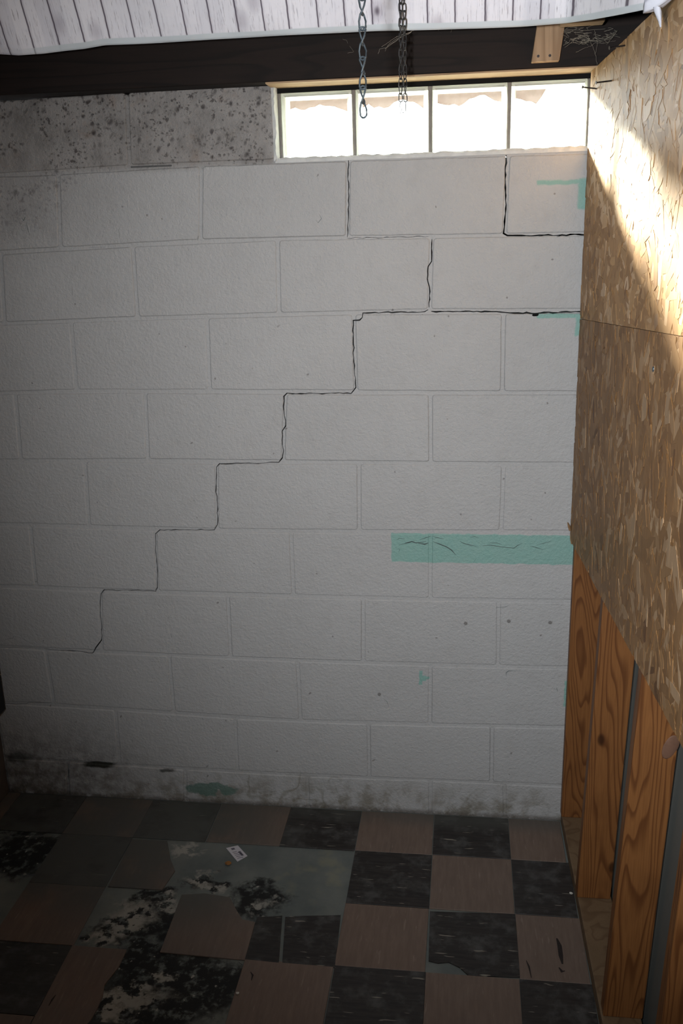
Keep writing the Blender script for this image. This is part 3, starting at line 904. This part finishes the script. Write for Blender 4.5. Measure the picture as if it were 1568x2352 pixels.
for k, (yf, th, xb, lean) in enumerate(((-.036, .031, .4045, .003), (-.397, .038, .411, .029), (-.794, .038, .425, .0375), (-1.195, .038, .434, .042), (-1.60, .038, .441, .046), (-2.0, .038, .448, .05), (-2.41, .038, .456, .05))):
    zt = 2.12 if k else 2.10
    bm = bmesh.new(); add_box(bm, 0, .0875 if k else .083, -th, 0, 0, zt - .0382, .003)
    for v in bm.verts: v.co.x += lean * v.co.z
    s_ = bobj('stud', bm, M_STUD, wall_r); s_.location = (xb, yf + th, .0382)
    studs.append(s_)
# pale knot on the third stud
kp = on_y(1540, 1715, -.7935)
bm = bmesh.new(); bmesh.ops.create_icosphere(bm, subdivisions=3, radius=1.0)
for v in bm.verts: v.co = Vector((v.co.x * .015, v.co.y * .0022, v.co.z * .030))
kn = bobj('knot', bm, M_KNOT, studs[2], True)
bpy.context.view_layer.update()
kn.matrix_parent_inverse = studs[2].matrix_world.inverted()
kn.location = kp
kn.rotation_euler = (0, .35, ANG)

def strand_panel(name, poly, label, seed, count, tones, horiz):
    """poly: (Y,Z) convex corners; a board 11 mm thick whose face carries real wood strands"""
    rs = random.Random(seed)
    n = len(poly)
    ar = sum(poly[i][0] * poly[(i + 1) % n][1] - poly[(i + 1) % n][0] * poly[i][1] for i in range(n))
    if ar < 0: poly = poly[::-1]
    v = [(xr(y) - .0008, y, z) for y, z in poly] + [(xr(y) - .0115, y, z) for y, z in poly]
    f = [tuple(range(n)), tuple(range(2 * n - 1, n - 1, -1))] + [(i, i + n, (i + 1) % n + n, (i + 1) % n) for i in range(n)]
    pan = mobj(name, v, f, M_OSBB, wall_r)
    pan['label'] = label
    verts, faces, cols = [], [], []
    ymin, ymax = min(p[0] for p in poly), max(p[0] for p in poly)
    zmin, zmax = min(p[1] for p in poly), max(p[1] for p in poly)
    def clip(pg):
        for i in range(n):
            a, b = poly[i], poly[(i + 1) % n]
            out = []
            side = lambda q: (b[0] - a[0]) * (q[1] - a[1]) - (b[1] - a[1]) * (q[0] - a[0])
            for j in range(len(pg)):
                p, q = pg[j], pg[(j + 1) % len(pg)]
                sp, sq = side(p), side(q)
                if sp >= 0: out.append(p)
                if sp * sq < 0:
                    k_ = sp / (sp - sq); out.append((p[0] + (q[0] - p[0]) * k_, p[1] + (q[1] - p[1]) * k_))
            pg = out
            if len(pg) < 3: return []
        return pg
    for i in range(count):
        cy_, cz_ = rs.uniform(ymin, ymax), rs.uniform(zmin, zmax)
        L, w = rs.uniform(.030, .062), rs.uniform(.005, .018)
        if rs.random() < .10: L, w = L * .7, w * 1.5
        a = rs.gauss(math.pi / 2, .55) if rs.random() < horiz else rs.gauss(0, .45)
        pts = [(-w * rs.uniform(.2, 1), -L * rs.uniform(.8, 1)), (w * rs.uniform(.0, .9), -L * rs.uniform(.85, 1.05)), (w, -L * rs.uniform(.1, .7)), (w * rs.uniform(.85, 1), L * rs.uniform(.2, .8)),
               (w * rs.uniform(-.2, .8), L), (-w * rs.uniform(.3, 1), L * rs.uniform(.7, 1)), (-w, L * rs.uniform(-.3, .3))]
        ca, sa = math.cos(a), math.sin(a)
        pg = clip([(cy_ + x * ca - y * sa, cz_ + x * sa + y * ca) for x, y in pts])
        if not pg: continue
        h = .0119 + .0034 * i / count
        tx, ty = rs.uniform(-.016, .016), rs.uniform(-.018, .018)
        base = len(verts)
        t = rs.random()
        lo, mid, hi = tones
        c = [a_ + (b_ - a_) * (t / .8) for a_, b_ in zip(lo, mid)] if t < .8 else [a_ + (b_ - a_) * ((t - .8) / .2) for a_, b_ in zip(mid, hi)]
        if rs.random() < .025: c = [c[0] * .55, c[1] * .48, c[2] * .42]
        g = rs.uniform(.9, 1.1); c = [min(1, q * g) for q in c]
        m = len(pg)
        for (y, z) in pg:
            d = h + (y - cy_) * tx + (z - cz_) * ty
            verts.append((xr(y) - max(d, .0116), y, z)); cols.append(c)
        for (y, z) in pg:
            verts.append((xr(y) - .0112, y, z)); cols.append([q * .7 for q in c])
        # normal must face -X
        faces.append(tuple(range(base + m - 1, base - 1, -1)))
        for j in range(m):
            faces.append((base + j, base + (j + 1) % m, base + m + (j + 1) % m, base + m + j))
    st = mobj('wood_strands', verts, faces, M_OSB, pan)
    at = st.data.color_attributes.new('tone', 'FLOAT_COLOR', 'POINT')
    at.data.foreach_set('color', [q for c in cols for q in (*c, 1.0)])
    st['kind'] = 'stuff'
    return pan
def yz(x, y):
    p = on_r(x, y, -.012); return (p.y, p.z)
s0, s1 = yz(1337, 733), yz(1568, 772)
sl = (s1[1] - s0[1]) / (s1[0] - s0[0])
seam = lambda Y: s0[1] + sl * (Y - s0[0])
b0, b1 = yz(1325, 1265), yz(1568, 1712)
bs = (b1[1] - b0[1]) / (b1[0] - b0[0])
bott = lambda Y: b0[1] + bs * (Y - b0[0])
t0, t1 = yz(1360, 165), yz(1505, 26)
ts = (t1[1] - t0[1]) / (t1[0] - t0[0])
topz = lambda Y: t0[1] + ts * (Y - t0[0])
YN, YF = -.012, -1.95
strand_panel('strand_board', [(YN, seam(YN) + .0005), (YN, topz(YN)), (YF, topz(YF)), (YF, seam(YF) + .0005)],
             'upper pale strand board sheet beside the window', 5, 9000, ((.29, .150, .055), (.47, .28, .125), (.64, .46, .30)), .7)
strand_panel('strand_board', [(YN, seam(YN) - .0005), (YN, bott(YN) + .01), (-.05, bott(-.05)), (YF, bott(YF)), (YF, seam(YF) - .0005)],
             'lower brown strand board sheet with a slanting bottom edge', 6, 9500, ((.215, .110, .040), (.310, .172, .070), (.43, .29, .17)), .22)
# ragged splinters at the board's lower corner
for (xa, ya, xb, yb, w) in ((1303, 1200, 1309, 1218, .004), (1310, 1228, 1314, 1248, .005)):
    bm = bmesh.new()
    a, b = on_y(xa, ya, -.02), on_y(xb, yb, -.015)
    tube(bm, [a, (a + b) / 2, b], [w * .3, w, w], 5)
    bobj('splinter', bm, M_OSBB, wall_r)

# screws standing out of the board
def screw(pa, pb, label, r=.0016):
    """pa: point at the board, pb: free end with the head"""
    a, b = Vector(pa), Vector(pb)
    d = b - a; L = d.length
    root = empty('screw', a)
    bm = bmesh.new()
    pts, rs_ = [], []
    m = 26
    for i in range(m + 1):
        pts.append((0, 0, L * i / m)); rs_.append(r * (1.25 if i % 2 else .85) if i < m - 3 else r * .95)
    tube(bm, pts, rs_, 8)
    bobj('shank', bm, M_SCREW, root)
    bm = bmesh.new()
    tube(bm, [(0, 0, L - .003), (0, 0, L - .0005), (0, 0, L + .0003)], [r, r * 2.3, r * 2.2], 10)
    bobj('head', bm, M_SCREW, root)
    root.rotation_euler = d.to_track_quat('Z', 'Y').to_euler()
    tag(root, label, 'screw', 'screws left standing out of the strand board')
for (xa, ya, xb, yb, lb) in ((1437, 104, 1399, 110, 'dark screw standing out of the strand board near its top edge'),
                           (1407, 185, 1368, 190, 'thick threaded screw in the board just right of the window corner'),
                           (1372, 204, 1337, 200, 'lowest dark screw in the board crossing the last glass block')):
    a = on_r(xa, ya, -.0125)
    b = on_y(xb, yb, a.y - .012)
    screw(a + (a - b).normalized() * .004, b, lb)
a = on_r(1501, 848, -.0145)
bm = bmesh.new()
tube(bm, [(0, 0, -.004), (0, 0, .0005), (0, 0, .0022), (0, 0, .0028)], [.002, .0052, .0048, .002], 12)
o = bobj('screw', bm, M_CHAIN)
o.location = a; o.rotation_euler = Vector((-1, 0, 0)).to_track_quat('Z', 'Y').to_euler()
tag(o, 'grey round screw head driven into the lower strand board', 'screw')

# ------------------------------------------------------------------ remaining room shell
wl = box('wall_left', XL - .12, XL, -3.35, .12, 0, 2.5, M_LEFT)
tag(wl, 'dirty plaster side wall at the left edge', kind='structure')
tag(box('wall_front', XL - .12, 1.3, -3.4, -3.3, 0, 2.5, M_FRONT), 'plain wall behind the viewer', kind='structure')
ceil = box('ceiling', XL - .12, 1.3, -3.4, .14, 2.50, 2.60, M_CEIL)
tag(ceil, 'dark board ceiling behind the cloth', kind='structure')
for k in range(5):
    o = box('joist', XL, .50, -.55 - .6 * k, -.51 - .6 * k, 2.49 - .09, 2.50, M_CEIL, ceil)
box('upper_wall', XL - .12, 1.3, .094, .14, 2.255, 2.51, M_CEIL, ceil)

# ------------------------------------------------------------------ beam, cleat, ledger
BZ = 2.129
def grain_x(name, x0, x1, y0, y1, z0, z1, mat, bev=.004):
    """timber lying along X: built upright and turned, so the grain runs along it"""
    bm = bmesh.new(); add_box(bm, -(z1 - z0), 0, y0 - y0, y1 - y0, 0, x1 - x0, bev)
    o = bobj(name, bm, mat)
    o.location = (x0, y0, z0); o.rotation_euler = (0, math.pi / 2, 0)
    return o
beam = grain_x('ceiling_beam', XL + .002, .60, -.07, .092, BZ, 2.33, M_BEAM)
bm = bmesh.new(); add_box(bm, 0, .004, .003, .155, .995, 1.99, .001)
o = bobj('lit_underside', bm, M_CLEAT, beam)  # pale strip paints the window's glow on the dark beam's underside
tag(beam, 'dark stained timber beam lying along the top of the block wall', 'beam')
led = grain_x('ledger_board', .302, .40, -.20, -.16, on_y(1250, 57, -.2).z, 2.32, M_JOIST, .003)
tag(led, 'pale ledger board mostly hidden behind the cloth above the beam', 'board')
tilt = on_y(1264, 57, -.09) - on_y(1251, 141, -.09)
pb = on_y(1252, 141, -.094)
bm = bmesh.new(); add_box(bm, -.0325, .0325, 0, .022, 0, .17, .002)
for v in bm.verts: v.co.x += (tilt.x / tilt.z) * v.co.z
cl = empty('wood_cleat', pb)
bobj('strip', bm, M_CLEAT, cl)
for dx in (-.017, .010):
    bm = bmesh.new(); tube(bm, [(dx, .004, .012), (dx, -.0015, .012)], [.0028, .0032], 10)
    bobj('nail', bm, M_SCREW, cl)
tag(cl, 'short pale wooden cleat nailed to the dark beam above the window', 'cleat')

# ------------------------------------------------------------------ printed cloth under the ceiling
edge_px = [(-200, 120), (-80, 127), (0, 125), (45, 128), (100, 124), (150, 117), (195, 112), (240, 104), (310, 101), (420, 95), (520, 89), (620, 84), (760, 77), (860, 72), (960, 69), (1100, 65),
           (1200, 61), (1300, 54), (1360, 46), (1420, 35), (1470, 25), (1500, 18), (1528, 6)]
CY = -.30
def cloth_y(x):
    f = max(0.0, min(1.0, (x - 1240) / 280.0)); f = f * f * (3 - 2 * f)
    return CY - .50 * f
epts = [on_y(x, y, cloth_y(x)) for x, y in edge_px]
NU = 240
def edge_at(X):
    if X <= epts[0].x: return epts[0].z, epts[0].y
    for a, b in zip(epts, epts[1:]):
        if a.x <= X <= b.x:
            f = (X - a.x) / (b.x - a.x)
            return a.z + (b.z - a.z) * f, a.y + (b.y - a.y) * f
    return epts[-1].z, epts[-1].y
sec = [(.045, .030), (.020, .010), (.006, .002), (0, 0), (-.004, .004), (-.012, .016), (-.025, .04), (-.045, .08), (-.07, .125), (-.11, .175), (-.17, .215), (-.26, .245)]
verts, faces, uvs = [], [], []
Xa, Xb = XL + .01, epts[-1].x - .005
rows_ = []
cr = random.Random(4)
for i in range(NU + 1):
    X = Xa + (Xb - Xa) * i / NU
    ze, ye = edge_at(X)
    k = max(0.0, (X - .12) / (Xb - .12))         # the right end is gathered up
    acc = 0.0; prev = None
    for j, (dy, dz) in enumerate(sec):
        sc_ = 1.0 - .72 * k ** 1.3
        wav = .006 * math.sin(X * 9 + j * .25) * min(1, j / 6) + .003 * math.sin(X * 31 + j * .5) * min(1, j / 8)
        Y = ye + dy * (1 - .5 * k) + wav
        Z = ze + dz * sc_
        if prev is not None and j > 3: acc += math.hypot(Y - prev[0], Z - prev[1])
        prev = (Y, Z)
        verts.append((X, Y, Z)); uvs.append((X + 2.0 + .05 * acc * (-1 if X < 0 else 1) * 0, acc if j >= 3 else 0.0))
    # then the cloth runs back under the ceiling towards the room
    zt = ze + sec[-1][1] * (1.0 - .72 * k ** 1.3)
    for q, (Y, zz) in enumerate(((-.45, .45), (-.8, .8), (-1.3, .95), (-1.7, 1.0))):
        Y = ye + Y
        Z = zt + (2.385 - zt) * zz + .008 * math.sin(X * 7 + q)
        acc += .35
        verts.append((X, Y, Z)); uvs.append((X + 2.0, acc))
NV = len(sec) + 4
for i in range(NU):
    for j in range(NV - 1):
        a = i * NV + j
        faces.append((a, a + NV, a + NV + 1, a + 1))
cloth = mobj('ceiling_cloth', verts, faces, M_CLOTH, None, True)
ul = cloth.data.uv_layers.new(name='UVMap')
for lp in cloth.data.loops: ul.data[lp.index].uv = uvs[lp.vertex_index]
md = cloth.modifiers.new('thickness', 'SOLIDIFY'); md.thickness = .0012
tag(cloth, 'white cloth printed with wooden planks hung under the ceiling', 'cloth')
# gathered corner and its loose tail
kp = on_y(1508, 8, -.815)
bm = bmesh.new()
NR, NS = 18, 12
rings_ = []
for i in range(NS + 1):
    f = i / NS
    cxx = kp + Vector((-.020 + .050 * f, -.012 * f, -.004 + .022 * f))
    r0 = .007 + .008 * math.sin(math.pi * (f * .9 + .08))
    rings_.append([bm.verts.new(cxx + Vector((0, math.cos(2 * math.pi * k / NR) * r0 * (1 + .16 * math.sin(5 * 2 * math.pi * k / NR + f * 3)), math.sin(2 * math.pi * k / NR) * r0 * (1 + .16 * math.sin(5 * 2 * math.pi * k / NR + f * 3))))) for k in range(NR)])
for a, b in zip(rings_, rings_[1:]):
    for k in range(NR): bm.faces.new((a[k], a[(k + 1) % NR], b[(k + 1) % NR], b[k]))
bm.faces.new(rings_[0][::-1]); bm.faces.new(rings_[-1])
M_PLAINCLOTH = plain('plain_cloth', (.55, .57, .64), .85, .1, 0, 30, .15, .3)
bobj('gathered_corner', bm, M_PLAINCLOTH, cloth, True)
bm = bmesh.new()
tail = [(1500, 16, 1516, 16), (1502, 26, 1519, 26), (1507, 38, 1519, 38), (1512, 50, 1519, 50), (1516, 62, 1518, 63)]
L_, R_ = [], []
for i, (xa, ya, xb, yb) in enumerate(tail):
    L_.append(on_y(xa, ya, -.845)); R_.append(on_y(xb, yb, -.850))
fr_, bk_ = [], []
for a, b in zip(L_, R_):
    mid = (a + b) / 2 + Vector((0, -.005, 0))
    fr_.append([bm.verts.new(a), bm.verts.new(mid), bm.verts.new(b)])
    bk_.append([bm.verts.new(q + Vector((0, .0025, 0))) for q in (a, mid, b)])
for i in range(len(tail) - 1):
    for k in range(2):
        bm.faces.new((fr_[i][k], fr_[i][k + 1], fr_[i + 1][k + 1], fr_[i + 1][k])); bm.faces.new((bk_[i][k], bk_[i + 1][k], bk_[i + 1][k + 1], bk_[i][k + 1]))
    bm.faces.new((fr_[i][0], fr_[i + 1][0], bk_[i + 1][0], bk_[i][0])); bm.faces.new((fr_[i][2], bk_[i][2], bk_[i + 1][2], fr_[i + 1][2]))
bobj('loose_tail', bm, M_PLAINCLOTH, cloth, True)

# ------------------------------------------------------------------ chains
def link_mesh(name, L, W, r, mat, tw=0.0):
    bm = bmesh.new(); pts = []
    n = 20
    for i in range(n):
        a = 2 * math.pi * i / n
        x, z = math.cos(a) * W / 2, math.sin(a) * W / 2
        z += (L - W) / 2 * (1 if math.sin(a) > 0 else -1) if abs(math.sin(a)) > 1e-6 else 0
        ang = tw * z / (L / 2)
        pts.append((x * math.cos(ang), x * math.sin(ang), z))
    tube(bm, pts, r, 6, closed=True)
    me = bpy.data.meshes.new(name); bmesh.ops.recalc_face_normals(bm, faces=bm.faces[:]); bm.to_mesh(me); bm.free()
    me.materials.append(mat)
    for p in me.polygons: p.use_smooth = True
    return me
# nearer chain
c1b = on_y(834, 271, -1.0); c1t = on_y(831, -40, -1.0)
ztop = 2.42
root = empty('hanging_chain', (c1b.x, c1b.y, c1b.z))
tag(root, 'grey twist-link chain hanging closest to the viewer, in front of the second glass block', 'chain')
me = link_mesh('link', .0250, .0108, .0015, M_CHAIN, 1.0)
pitch = .0205; z = .0127; k = 0
dxdz = (c1t.x - c1b.x) / (c1t.z - c1b.z)
while c1b.z + z < ztop:
    o = bpy.data.objects.new('link', me); COL.objects.link(o); o.parent = root
    o.location = (dxdz * z, 0, z); o.rotation_euler = (cr.uniform(-.06, .06), cr.uniform(-.06, .06), (math.pi / 2) * (k % 2) + .5 + cr.uniform(-.25, .25))
    z += pitch; k += 1
bm = bmesh.new(); tube(bm, [(dxdz * z, 0, z - .012), (dxdz * z, 0, z + .06)], .0025, 8); bobj('ceiling_hook', bm, M_CHAIN, root)
# doubled thin chain by the beam
CB = -.34
a2, b2 = on_y(920, 262, CB), on_y(931, 262, CB)
t2 = on_y(924, 80, CB)
root = empty('doubled_chain', ((a2.x + b2.x) / 2, CB, a2.z))
tag(root, 'thin dark chain hanging doubled beside the beam, over the right of the second glass block', 'chain')
me = link_mesh('link', .0180, .0080, .00115, M_CHAIN2, .35)
for sgn, pp in ((-1, a2), (1, b2)):
    z = .0135 + .02; k = 0
    while z < .30:
        o = bpy.data.objects.new('link', me); COL.objects.link(o); o.parent = root
        fx = sgn * (b2.x - a2.x) / 2 * max(.55, 1 - z * 1.4)
        o.location = (fx, sgn * .002, z); o.rotation_euler = (cr.uniform(-.08, .08), cr.uniform(-.08, .08), (math.pi / 2) * (k % 2) + .6 + cr.uniform(-.3, .3))
        z += .0148; k += 1
bm = bmesh.new(); hx = (b2.x - a2.x) / 2
tube(bm, [(-hx, 0, .024), (-hx - .003, 0, .016), (-hx + .003, 0, .010), (-hx - .001, 0, .001), (0, 0, .003), (hx, 0, .002), (hx + .001, 0, .024)], .0010, 6)
bobj('end_hook', bm, M_CHAIN2, root)
bm = bmesh.new(); tube(bm, [(-hx * .5, 0, .29), (0, 0, .31), (0, 0, .36), (hx * .4, 0, .38)], .0014, 6)
bobj('top_hook', bm, M_CHAIN2, root)

# ------------------------------------------------------------------ cobwebs
def web(paths, name, label, Y, r=.0002):
    bm = bmesh.new()
    for pts in paths:
        P = [on_y(x, y, Y + cr.uniform(-.01, .01)) for x, y in pts]
        Q = []
        for a, b in zip(P, P[1:]):
            for k in range(4): Q.append(a.lerp(b, k / 4) + Vector((cr.uniform(-1, 1), 0, cr.uniform(-1, 1))) * .0007)
        Q.append(P[-1]); tube(bm, Q, r, 4)
    o = bobj(name, bm, M_WEB); tag(o, label, 'cobweb')
    return o
pw = []
for k in range(30):
    x, y = cr.uniform(1300, 1425), cr.uniform(62, 95)
    pts = [(x, y)]
    for q in range(cr.randint(3, 6)):
        x += cr.uniform(-22, 22); y += cr.uniform(-5, 9)
        x = min(x, 1425 - (y - 60) * .75); pts.append((x, y))
    pw.append(pts)
pw += [[(1350, 85), (1360, 105), (1368, 130), (1371, 150)], [(1365, 70), (1372, 100), (1366, 125)], [(1300, 68), (1340, 70), (1390, 66)], [(1310, 100), (1345, 92), (1380, 97)], [(1296, 110), (1320, 90), (1350, 80)]]
web(pw, 'cobweb', 'tangled dusty cobweb between the beam and the strand board corner', -.115)
web([[(760, 76), (775, 86), (795, 92), (800, 103), (808, 112), (812, 119), (798, 122)], [(799, 90), (801, 94)]], 'cobweb', 'single curled cobweb thread below the cloth left of the chains', -.0708)
pw = [[(946, 72), (925, 82), (905, 92), (890, 104), (884, 118)], [(940, 74), (920, 86), (898, 100), (884, 112)], [(930, 72), (915, 90), (888, 110), (872, 112), (868, 124)], [(950, 70), (932, 78), (910, 84)], [(924, 72), (935, 80), (944, 74)],
      [(912, 84), (894, 96), (876, 108)]]
web(pw, 'cobweb', 'wispy cobweb caught around the top of the doubled chain', -.33)
web([[(1024, 72), (1023, 78), (1034, 79), (1037, 68)], [(1007, 67), (1006, 71)]], 'cobweb', 'tiny cobweb loop under the cloth edge right of the doubled chain', -.0708)

# ------------------------------------------------------------------ small things on the floor and at the left edge
c = [on_z(x, y, .0012) for x, y in ((519, 1948), (546, 1942), (568, 1966), (545, 1979))]
cen = sum(c, Vector()) / 4
tagr = empty('paper_tag', cen)
bm = bmesh.new()
lo = [bm.verts.new(p - cen + Vector((0, 0, -.0007))) for p in c]; hi = [bm.verts.new(p - cen + Vector((0, 0, .0005))) for p in c]
bm.faces.new(lo[::-1]); bm.faces.new(hi)
for i in range(4): bm.faces.new((lo[i], lo[(i + 1) % 4], hi[(i + 1) % 4], hi[i]))
bobj('paper', bm, M_PAPER, tagr)
u_, v_ = (c[1] - c[0]), (c[3] - c[0])
bm = bmesh.new()
def ink(a0, a1, b0_, b1_):
    q = [c[0] + u_ * a + v_ * b - cen + Vector((0, 0, .0008)) for a, b in ((a0, b0_), (a1, b0_), (a1, b1_), (a0, b1_))]
    bm.faces.new([bm.verts.new(p) for p in q])
ink(.30, .58, .10, .22); 
for k in range(5): ink(.18, .18 + .5 + .12 * ((k * 7) % 3 - 1), .36 + k * .11, .39 + k * .11)
ink(.62, .82, .40, .72)
bobj('print', bm, M_INK, tagr)
tag(tagr, 'small white printed paper tag lying on the bare concrete', 'tag')
def crumb(px, py, r, mat, label, cat):
    bm = bmesh.new(); bmesh.ops.create_icosphere(bm, subdivisions=2, radius=r)
    p = on_z(px, py, r * .5)
    for v in bm.verts: v.co = Vector((v.co.x * 1.25, v.co.y, v.co.z * .6)) * cr.uniform(.8, 1.15)
    mz = min(v.co.z for v in bm.verts)
    o = bobj('crumb' if cat == 'crumb' else 'paint_chip', bm, mat)
    o.location = (p.x, p.y, -mz + (.0 if cat == 'crumb' else .0037)); tag(o, label, cat)
crumb(524, 1983, .0075, M_CRUMB, 'orange brown crumb beside the paper tag on the concrete', 'crumb')
crumb(1311, 2054, .0040, M_CHIP, 'white chip on the black tile next to the bottom plate', 'chip')
crumb(546, 2284, .0036, M_CHIP, 'white chip at the edge of the brown tile near the front', 'chip')
# black board fixed to the left wall
pc = on_y(13, 1629, -.06)
bm = bmesh.new(); add_box(bm, XL, pc.x, -.30, -.06, pc.z, pc.z + .75, .003)
o = bobj('black_board', bm, M_BLACK); tag(o, 'black board on the side wall at the left edge of the picture', 'board')
